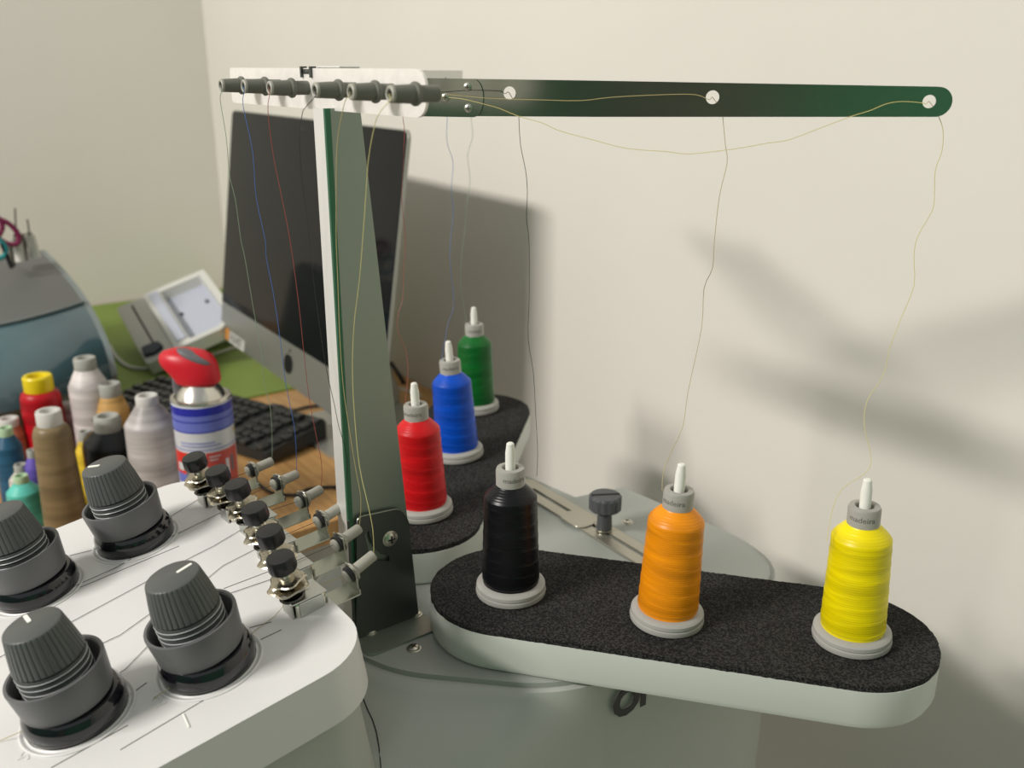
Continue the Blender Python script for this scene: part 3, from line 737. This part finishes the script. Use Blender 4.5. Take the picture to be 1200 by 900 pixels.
# sticker bottom-left of the chin
m_or = mat('orange_sticker', (.62, .25, .03), .5); m_wst = mat('white_sticker', (.62, .61, .58), .5)
s0 = onmon(264, 390); s1 = onmon(291, 409)
bm = NB(); prism(bm, rrect(s0[0]+.002, s0[0]+.022, s0[1]-.010, s0[1]+.011, .003), .0001, .0005, Mm); obj('sticker', bm, m_or, mon)
bm = NB(); prism(bm, rrect(s0[0]+.024, s0[0]+.105, s0[1]-.011, s0[1]+.009, .001), .0001, .0005, Mm); st = obj('sticker', bm, m_wst, mon)
bm = text_bm('HUNET', .020, .0001, .0006); obj('lettering', bm, m_ink, st, Mm @ T((s0[0]+.062, s0[1]-.001, .0006)))
# stand
bm = NB(); xc = XL+Wm/2
prof = [(.648, .99), (.656, .99), (.735, .775), (.735, .757), (.720, .750), (.66, .750), (.66, .7545), (.710, .757), (.720, .772)]
Msd = frame((-1.43, 0, 0), (0, 1, 0), (0, 0, 1), (1, 0, 0)); prism(bm, prof, 0, .14, Msd, bev=.002, seg=1); prism(bm, rrect(-1.33, -1.13, .535, .735, .03), .7502, .7548); obj('stand', bm, m_alu, mon)
# ------------------------------------------------------------------ keyboard
m_kb = mat('black_keyboard', (.018, .019, .018), .45); m_key = mat('black_key', (.020, .021, .020), .35)
kl = Vector((-.937, -.35, 0)).normalized(); ks = Vector((.35, -.937, 0)).normalized()
KO = onz(386, 497, DZ+.026)
Mk = frame((KO.x, KO.y, DZ), -kl, -ks, (0, 0, 1))     # local x runs to the right end at 0, negative x is leftwards; y 0 at back
kb = thing('keyboard', 'black computer keyboard lying in front of the monitor', 'keyboard', M=Mk)
bm = NB(); prism(bm, rrect(-.392, 0, -.126, 0, .012), .0065, .022, bev=.003, seg=2)
for v in bm.verts: v.co.z += .010*(v.co.y+.13)/.13 if v.co.z > .01 else 0
obj('case', bm, m_kb, kb, Mk)
bm = NB(); box(bm, -.38, -.36, -.02, -.01, 0, .007); box(bm, -.38, -.25, -.12, -.11, 0, .007); obj('feet', bm, m_kb, kb, Mk)
bm = NB(); box(bm, -.0080, .0080, -.0080, .0080, -.001, .0065, .0018, 1); key0 = None
for r in range(6):
    for c in range(22):
        x = -.380+.0181*c+.003*(r % 3); y = -.118+.0200*r+(.002 if r == 5 else 0)
        if c in (15, 19) : continue
        if r == 0 and 4 <= c <= 8 and c != 6: continue
        if x > -.010: continue
        M = Mk @ T((x, y, .022+.010*(y+.13)/.13)); 
        if r == 0 and c == 6: M = M @ Matrix.Diagonal((5.6, 1, 1, 1))
        if key0 is None: key0 = obj('key', bm, m_key, kb, M)
        else: c2 = key0.copy(); COL.objects.link(c2); c2.matrix_local = MW[kb.name].inverted() @ M
# ------------------------------------------------------------------ cables
m_cb = mat('black_cable', (.012, .012, .012), .45); m_cw = mat('white_cable', (.55, .55, .50), .5)
def cable(pts, r, m, lab): 
    bm = NB(); tube(bm, smooth_path(pts, 5), r, 8); tag(obj('cable', bm, m), lab, 'cable')
cable([onz(p[0], p[1], DZ+.005) for p in ((318, 474), (330, 476), (342, 481), (360, 477), (382, 475), (400, 480), (425, 486))], .0028, m_cb, 'black cable lying behind the keyboard under the monitor')
cable([onz(p[0], p[1], DZ+.003) for p in ((302, 566), (318, 577), (345, 580), (362, 573), (380, 571), (402, 571), (430, 574))], .0022, m_cb, 'black cable crossing the bare wood in front of the monitor foot')
cable([onz(p[0], p[1], DZ+.007) for p in ((128, 405), (138, 420), (152, 430), (172, 432), (195, 429), (225, 422), (255, 414), (290, 403), (330, 396))], .0035, m_cw, 'white cable curving over the green mat')
Z = lambda px, py, y: ony(px, py, y)
cable([Z(458, 425, .79), Z(468, 440, .79), Z(476, 455, .80), Z(484, 480, .80)], .004, m_cb, 'dark cable hanging against the wall behind the red spool')
cable([Z(452, 448, .77), Z(462, 454, .77), Z(474, 457, .78), Z(492, 464, .78)], .003, m_cw, 'pale cable crossing the wall behind the red spool')

# ------------------------------------------------------------------ white shallow box on the mat
m_wb = mat('white_device', (.66, .66, .62), .5); m_lav = mat('lavender_tray', (.50, .53, .62), .5); m_navy = mat('navy_clip', (.01, .018, .04), .5)
A0 = Vector((-1.904, .445, .834)); B0 = Vector((-1.879, .616, .892)); D0 = Vector((-1.674, .430, .780))
e1 = (D0-A0); L1 = e1.length; e1.normalize(); e2 = (B0-A0); L2 = e2.length; e2 = (e2-e1*e2.dot(e1)).normalized(); e3 = e1.cross(e2).normalized()
Mw = frame(A0, e1, e2, e3)
dev = thing('storage_tray', 'white shallow plastic tray with lavender inside tilted on the green mat', 'tray', M=Mw)
def onw(px, py): q = Mw.inverted() @ pl(px, py, e3, e3.dot(A0)); return (q.x, q.y)
bm = NB()
prism(bm, rrect(-.004, L1, 0, L2*.31, .006), -.026, 0, bev=.002, seg=2)
obj('end_block', bm, mat('warm_grey_block', (.47, .47, .42), .5), dev, Mw)
bm = NB(); inner = roundpoly([(.014, L2*.48), (L1-.014, L2*.48), (L1-.014, L2*.80), (L1-.042, L2-.010), (.014, L2-.010)], .006); 
outer = roundpoly([(-.004, L2*.31), (L1, L2*.31), (L1, L2*.80), (L1-.032, L2*1.02), (-.004, L2*1.02)], .006)
plate_holes(bm, outer, [inner], -.022, .004); obj('tray_rim', bm, m_wb, dev, Mw)
bm = NB(); prism(bm, [(.006, L2*.36), (L1-.010, L2*.36), (L1-.010, L2*.80), (L1-.038, L2*.98), (.006, L2*.98)], -.026, -.018); obj('tray_floor', bm, m_lav, dev, Mw)
bm = NB(); box(bm, .010, L1-.020, L2*.36, L2*.46, .0041, .008, .001, 1); obj('ridge', bm, m_lav, dev, Mw)
bm = NB(); box(bm, .012, L1-.055, L2*.145, L2*.165, -.001, .0006); obj('slot', bm, m_slot, dev, Mw)
cl = onw(179, 411); bm = NB(); prism(bm, roundpoly([(cl[0]-.016, cl[1]-.016), (cl[0]+.012, cl[1]-.018), (cl[0]+.018, cl[1]+.002), (cl[0]+.008, cl[1]+.020), (cl[0]-.014, cl[1]+.016)], .004), .0005, .008, bev=.002, seg=2); obj('clip', bm, m_navy, dev, Mw)
for p in ((209, 360), (239, 345)):
    q = onw(*p); bm = NB(); box(bm, q[0]-.005, q[0]+.005, q[1]-.003, q[1]+.003, -.018, -.015, .001); obj('peg', bm, m_navy, dev, Mw)
# pale green box it leans on
bm = NB(); box(bm, -1.90, -1.79, .50, .64, DZ+.003, .798, .003, 2); tag(obj('cardboard_box', bm, mat('pale_green_box', (.22, .30, .14), .6)), 'small green box propping up the white tray', 'box')

# ------------------------------------------------------------------ desktop caddy (left edge)
m_cgrey = mat('caddy_grey', (.135, .138, .135), .5, bump=.2, bscale=500); m_cblue = mat('caddy_blue', (.075, .14, .165), .16, coat=.4, var=.12, vscale=9); m_csil = mat('caddy_side', (.20, .235, .235), .35)
prof_f = [(-1.553, .7505), (-1.515, .785), (-1.503, .824), (-1.512, .850), (-1.532, .874), (-1.575, .898), (-1.628, .918)]
prof_g = [(-1.628, .918), (-1.700, .933), (-1.785, .945), (-1.870, .953), (-1.945, .958)]
cdy = thing('desk_organizer', 'grey desk organizer with translucent blue front at the left edge', 'organizer', (-1.7, .11, DZ))
ys = [.33, .322, .30, .26, .22, .17, .12, .06, 0, -.06, -.10]
def bow(y, s): t = (y-.11)/.22; return .095*s*(1-t*t) if abs(t) < 1 else 0
def shell_grid(prof, name, m, thick, inset_y=0):
    bm = NB(); g = []
    for y in ys:
        row = []
        for x, z in prof:
            s = 1.0 if z > .80 else .75
            yy = y
            row.append(bm.verts.new((x+bow(y, s)*(1 if x > -1.8 else .4), yy, z)))
        g.append(row)
    for a, b in zip(g, g[1:]):
        for i in range(len(prof)-1): bm.faces.new((a[i], b[i], b[i+1], a[i+1]))
    bmesh.ops.recalc_face_normals(bm, faces=list(bm.faces))
    bmesh.ops.solidify(bm, geom=list(bm.faces), thickness=thick)
    return obj(name, bm, m, cdy, ang=50)
shell_grid(prof_f, 'blue_front', m_cblue, .004)
shell_grid(prof_g, 'grey_hood', m_cgrey, .004)
sidep = [(x, z) for x, z in prof_f]+[(x, z) for x, z in prof_g[1:]]+[(-2.0, .93), (-2.0, .7505)]
Msy = frame((0, .333, 0), (1, 0, 0), (0, 0, 1), (0, -1, 0))
bm = NB(); prism(bm, sidep, -.006, .004, Msy, bev=.001, seg=1); obj('side_panel', bm, m_csil, cdy)
bm = NB(); prism(bm, sidep, -.006, .004, T((0, -.433, 0)) @ Msy, bev=.001, seg=1); obj('side_panel', bm, m_csil, cdy)
bm = NB(); box(bm, -2.0, -1.99, -.10, .33, .7505, .945); obj('back_panel', bm, m_cgrey, cdy)
bm = NB(); tube(bm, [(-1.626+bow(y, 1), y, .9205) for y in ys], .0022, 6); obj('rim', bm, m_csil, cdy)
bm = NB(); tube(bm, [(-1.516+bow(y, .75)*1.0+.004, y, .787) for y in ys], .0016, 6); obj('rim', bm, m_csil, cdy)
# tools in it
def tool_at(px, py, x): return onx(px, py, x)
TX = -1.80
m_pw = mat('white_handle', (.72, .70, .64), .4); m_mag = mat('magenta_handle', (.20, .015, .07), .4); m_teal = mat('teal_handle', (.02, .26, .28), .4); m_dk = mat('dark_metal', (.16, .15, .13), .4, .6)
def picktool(b, t, n, lab):
    Bq, Tq, Nq = tool_at(*b, TX), tool_at(*t, TX), tool_at(*n, TX)
    w = thing('seam_pick', lab, 'tool', tuple(Bq))
    bm = NB(); tube(bm, [Bq, Bq.lerp(Tq, .9), Tq], .0085, 12); obj('handle', bm, m_pw, w)
    bm = NB(); tube(bm, [Tq, Tq.lerp(Nq, .12)], .0045, 8); tube(bm, [Tq, Nq], .0016, 6); obj('blade', bm, m_dk, w)
picktool((24, 306), (19, 278), (17.5, 244), 'white-handled tool with long needle standing in the grey organizer')
picktool((42, 302), (34.5, 275), (32, 257), 'white-handled tool with short needle at the right of the organizer top')
def loop(px, rx, ry, ang, x, r, m, parent, nm='handle'):
    c = onx(px[0], px[1], x); k = (c-CAM).dot(CF)/FPX; bm = NB(); pts = []
    for i in range(25):
        a = 2*PI*i/24; u = rx*math.cos(a); v = ry*math.sin(a); uu = u*math.cos(ang)-v*math.sin(ang); vv = u*math.sin(ang)+v*math.cos(ang)
        pts.append(c+Vector((0, 1, 0))*(uu*k*1.2)+Vector((0, 0, 1))*(-vv*k))
    tube(bm, pts, r, 8); return obj(nm, bm, m, parent)
sc = thing('scissors', 'scissors with dark magenta handles standing in the grey organizer', 'scissors', tuple(onx(8, 300, TX+.02)))
loop((6, 272), 9, 17, -.5, TX+.02, .0045, m_mag, sc); loop((-10, 268), 9, 14, .4, TX+.02, .0045, m_mag, sc)
bm = NB(); tube(bm, [onx(12, 288, TX+.02), onx(16, 312, TX+.02)], .004, 6); obj('blade', bm, m_dk, sc)
sc = thing('scissors', 'scissors with teal handles at the very left of the organizer', 'scissors', tuple(onx(-4, 300, TX+.05)))
loop((-8, 290), 10, 14, -.4, TX+.05, .004, m_teal, sc)
bm = NB(); tube(bm, [onx(2, 285, TX+.05), onx(14, 314, TX+.05)], .004, 6); obj('blade', bm, m_blackk, sc)
bm = NB(); tube(bm, [onx(27, 305, TX-.02), onx(25.5, 274, TX-.02)], .008, 12); tag(obj('pen', bm, m_dk), 'brown-grey pen between the two white-handled tools', 'pen')

# ------------------------------------------------------------------ spray can
cp = Vector((-1.045, .325, DZ)); Mc = T(cp)
m_can = mat('can_white', (.62, .63, .66), .3, .15); m_cbl = mat('can_blue', (.02, .025, .33), .25); m_cb2 = mat('can_light_blue', (.13, .16, .50), .3); m_csv = mat('can_silver', (.66, .64, .58), .25, 1)
m_cr = mat('can_red', (.62, .03, .02), .3); m_cr2 = mat('can_red_soft', (.50, .07, .06), .35); m_cap = mat('red_cap', (.60, .012, .025), .38); m_capg = mat('grey_cap_insert', (.14, .14, .15), .5); m_cy = mat('can_yellow', (.6, .45, .04), .4)
can = thing('spray_can', 'white and blue spray can with a red nozzle cap behind the guides', 'can', tuple(cp))
R = .0345
bm = NB(); lathe(bm, [(R-.002, 0), (R, .002), (R, .148), (R, .168), (R-.001, .170)], 48, M=Mc); obj('can_body', bm, m_can, can)
def band(z0, z1, m, a0=0, a1=2*PI, off=.0003, nm='label_band'):
    bm = NB(); n = max(4, int((a1-a0)/.13)); lo = []; hi = []
    for i in range(n+1):
        a = a0+(a1-a0)*i/n; c, s = math.cos(a), math.sin(a); lo.append(bm.verts.new(((R+off)*c, (R+off)*s, z0))); hi.append(bm.verts.new(((R+off)*c, (R+off)*s, z1)))
    for i in range(n): bm.faces.new((lo[i], lo[i+1], hi[i+1], hi[i]))
    return obj(nm, bm, m, can, Mc)
band(.158, .168, m_cbl); band(.1385, .158, m_cb2); band(.137, .1385, m_cbl); band(.150, .1515, m_cbl, off=.0005)
dc = CAM-cp; af = math.atan2(dc.y, dc.x)
band(.084, .112, m_cr, af-1.5, af-.18); band(.066, .112, m_cr2, af-.05, af+1.3)
band(.115, .1162, m_cb2)
band(.132, .127, m_cy, af+1.2, af+1.35)
for a0, a1, z0, z1, m in ((.35, .5, .078, .096, m_capg), (.62, .75, .080, .100, m_can), (.85, .98, .082, .102, m_capg), (.15, .3, .074, .086, m_cb2), (-1.2, -.9, .088, .098, m_can), (-.8, -.4, .080, .090, m_capg), (-1.3, -.6, .072, .084, m_cb2)):
    band(z0, z1, m, af+a0, af+a1, off=.0006, nm='label_print')
for z, w0, w1 in ((.106, .05, .45), (.102, .05, .35), (.124, -.9, .3), (.120, -.9, .5)):
    band(z, z+.0012, m_cb2 if z > .115 else m_can, af+w0, af+w1, off=.0007, nm='label_print')
bm = NB(); lathe(bm, [(R-.001, .169), (R+.0006, .171), (R, .173), (R-.004, .1735), (R-.0055, .172), (R-.009, .180), (R-.015, .187), (.017, .190), (.014, .194)], 48, M=Mc, capb=False); obj('dome', bm, m_csv, can)
# cap: loft along up with sections shifted towards image left
lv = -CR.copy(); lv.z = 0; lv.normalize(); fv = Vector((0, 0, 1)).cross(lv)
def k_at(z): return (cp+Vector((0, 0, z))-CAM).dot(CF)/FPX
secs = [(206, 257, .190, .019), (204, 258, .194, .021), (197, 257, .203, .0205), (190, 256, .211, .0200), (188, 254, .217, .0190), (189, 250, .223, .0165), (194, 243, .2275, .013), (204, 232, .2305, .007)]
cx = pr(cp+Vector((0, 0, .2)))[0]
bm = NB(); rings = []
for xa, xb, z, dpt in secs:
    k = k_at(z); c = cp+Vector((0, 0, z))+lv*((cx-(xa+xb)/2)*k); hw = (xb-xa)/2*k
    rings.append([bm.verts.new(c+lv*hw*math.cos(a)+fv*dpt*math.sin(a)) for a in [2*PI*i/28 for i in range(28)]])
for a, b in zip(rings, rings[1:]):
    for i in range(28): bm.faces.new((a[i], a[(i+1) % 28], b[(i+1) % 28], b[i]))
bm.faces.new(rings[0][::-1]); bm.faces.new(rings[-1]); bmesh.ops.recalc_face_normals(bm, faces=list(bm.faces)); obj('nozzle_cap', bm, m_cap, can, ang=60)
bm = NB(); bmesh.ops.create_uvsphere(bm, u_segments=20, v_segments=10, radius=1)
if fv.dot(CAM-cp) < 0: fv = -fv
cc = cp+Vector((0, 0, .2228))+lv*((cx-232)*k_at(.22))+fv*.008
bmesh.ops.transform(bm, matrix=frame(cc, lv*.0190+Vector((0, 0, .0085)), fv*.0085-Vector((0, 0, .003)), Vector((0, 0, .0055))+fv*.003), verts=bm.verts); obj('trigger_pad', bm, m_capg, can)
bm = NB(); pa = cp+Vector((0, 0, .200))+lv*((cx-205)*k_at(.2)); tube(bm, [pa, pa+Vector((0, 0, -.012)), pa+Vector((0, 0, -.024))], .0045, 8); obj('cap_tab', bm, m_capg, can)

# ------------------------------------------------------------------ spare cones and spools on the desk
m_clr = mat('clear_plastic', (1, 1, 1), .08, trans=1, ior=1.15); m_gcol = mat('grey_cone_top', (.40, .40, .37), .4); m_lg = mat('light_green_top', (.42, .58, .38), .4); m_yel = mat('yellow_ring', (.80, .62, .01), .35)
m_wtop = mat('white_cone_top', (.62, .61, .58), .35)
def cone(lab, bpx, tpy, wb, wt, wc, col, mc, shoulder=.12, colh=.10, flange=0, ygroup='spare thread cones on the desk', wrap=False, rough=.4, hole=True, name='thread_cone'):
    P = onz(bpx[0], bpx[1], DZ); H = .1
    for _ in range(30):
        e = pr(P+Vector((0, 0, H)))[1]-tpy; H += e*.0009
    s = (P-CAM).dot(CF)/FPX*.96
    s2 = (P+Vector((0, 0, H))-CAM).dot(CF)/FPX*.96
    rb, rt_, rc = wb/2*s, wt/2*s2, wc/2*s2
    M = T(P); t = thing(name, lab, 'thread cone', tuple(P), group=ygroup)
    zc = H*(1-colh); zs = zc-H*shoulder; z0 = .006 if flange else .003
    prof = [(rb*.97, z0), (rb, z0+.002)]
    for i in range(1, 20):
        u = i/19; prof.append((rb+(rt_-rb)*u, z0+.002+(zs-z0-.002)*u))
    for i in range(1, 7):
        u = i/6; prof.append((rc*.96+(rt_-rc*.96)*math.cos(u*PI/2)**.9, zs+(zc-zs)*math.sin(u*PI/2)**1.1 if shoulder < .2 else zs+(zc-zs)*u))
    if shoulder >= .13: prof = prof[:21]+[(rt_+(rc-rt_)*u, zs+(zc-zs)*u) for u in (.1, .4, .7, 1)]
    bm = NB(); lathe(bm, prof, 40, M=M); o = obj('thread_winding', bm, yarn(lab.split()[0]+'_cone_yarn', col, rough, .002), t, ang=50)
    bm = NB(); lathe(bm, [(rc*.95, zc-.001), (rc, zc+.001), (rc, H-.002), (rc*.93, H), (rc*.68, H), (rc*.62, H-.003), (rc*.6, H*.85)], 32, M=M, capb=False); obj('cone_top', bm, mc, t)
    bm = NB()
    fr = rb*flange if flange else rb*.9
    lathe(bm, [(fr*.96, 0), (fr, .001), (fr, .005 if flange else .0032), (rb*.9, .0065 if flange else .0034)], 40, M=M); obj('cone_base', bm, m_wtop if flange else mc, t)
    if wrap:
        bm = NB(); lathe(bm, [(rb*1.05, .003), (rb*1.05, zs*.5), (rb*1.06, zs), (rt_*1.02, zs+(zc-zs)*.5), (rc*1.08, zc), (rc*1.1, H*.97)], 40, M=M, capb=False, capt=False, rf=lambda k, a, r: r*(1+.02*math.sin(7*a+k)+.012*math.sin(17*a))); obj('plastic_wrap', bm, m_clr, t)
    return t
cone('brown tall thread cone with white top, nearest the camera', (80, 624), 481, 50, 44, 30, (.20, .145, .075), m_wtop, .10, .11, flange=.98)
cone('turquoise small thread spool with light green top at front left', (35, 617), 557, 43, 38, 17, (.10, .48, .40), m_lg, .16, .13)
cone('clear-topped pale spool behind the turquoise spool', (33, 597), 544, 34, 30, 15, (.58, .56, .50), m_gcol, .16, .15)
cone('navy blue spool with light green top at the left edge', (22, 590), 501, 35, 31, 17, (.02, .09, .17), m_lg, .14, .10)
cone('purple thin spool between the turquoise and brown cones', (49, 596), 527, 25, 22, 12, (.13, .09, .42), m_gcol, .16, .12)
cone('salmon spool with pale top behind the navy spool', (22, 560), 490, 36, 33, 24, (.42, .12, .07), m_wtop, .14, .12)
cone('red large thread cone with a bright yellow top ring', (62, 552), 440, 50, 46, 34, (.42, .004, .012), m_yel, .08, .15)
cone('pink pale spool between the red and white cones', (89, 540), 472, 24, 22, 14, (.50, .33, .36), m_wtop, .14, .10)
cone('white slim thread cone standing in front of the organizer', (118, 548), 419, 45, 46, 26, (.66, .61, .60), m_gcol, .14, .10)
cone('yellow spool half hidden between brown and black cones', (112, 590), 505, 30, 27, 16, (.75, .52, .04), m_gcol, .14, .12)
cone('peach-coloured spool with grey top behind the silver-white cone', (142, 550), 449, 40, 38, 26, (.62, .36, .12), m_gcol, .15, .14)
cone('black thread cone still in clear plastic wrapping', (140, 596), 487, 57, 56, 30, (.018, .020, .024), m_gcol, .14, .15, wrap=True, rough=.25)
cone('silver-white tall thread cone left of the spray can', (190, 606), 463, 60, 60, 27, (.46, .43, .42), m_wtop, .15, .07)
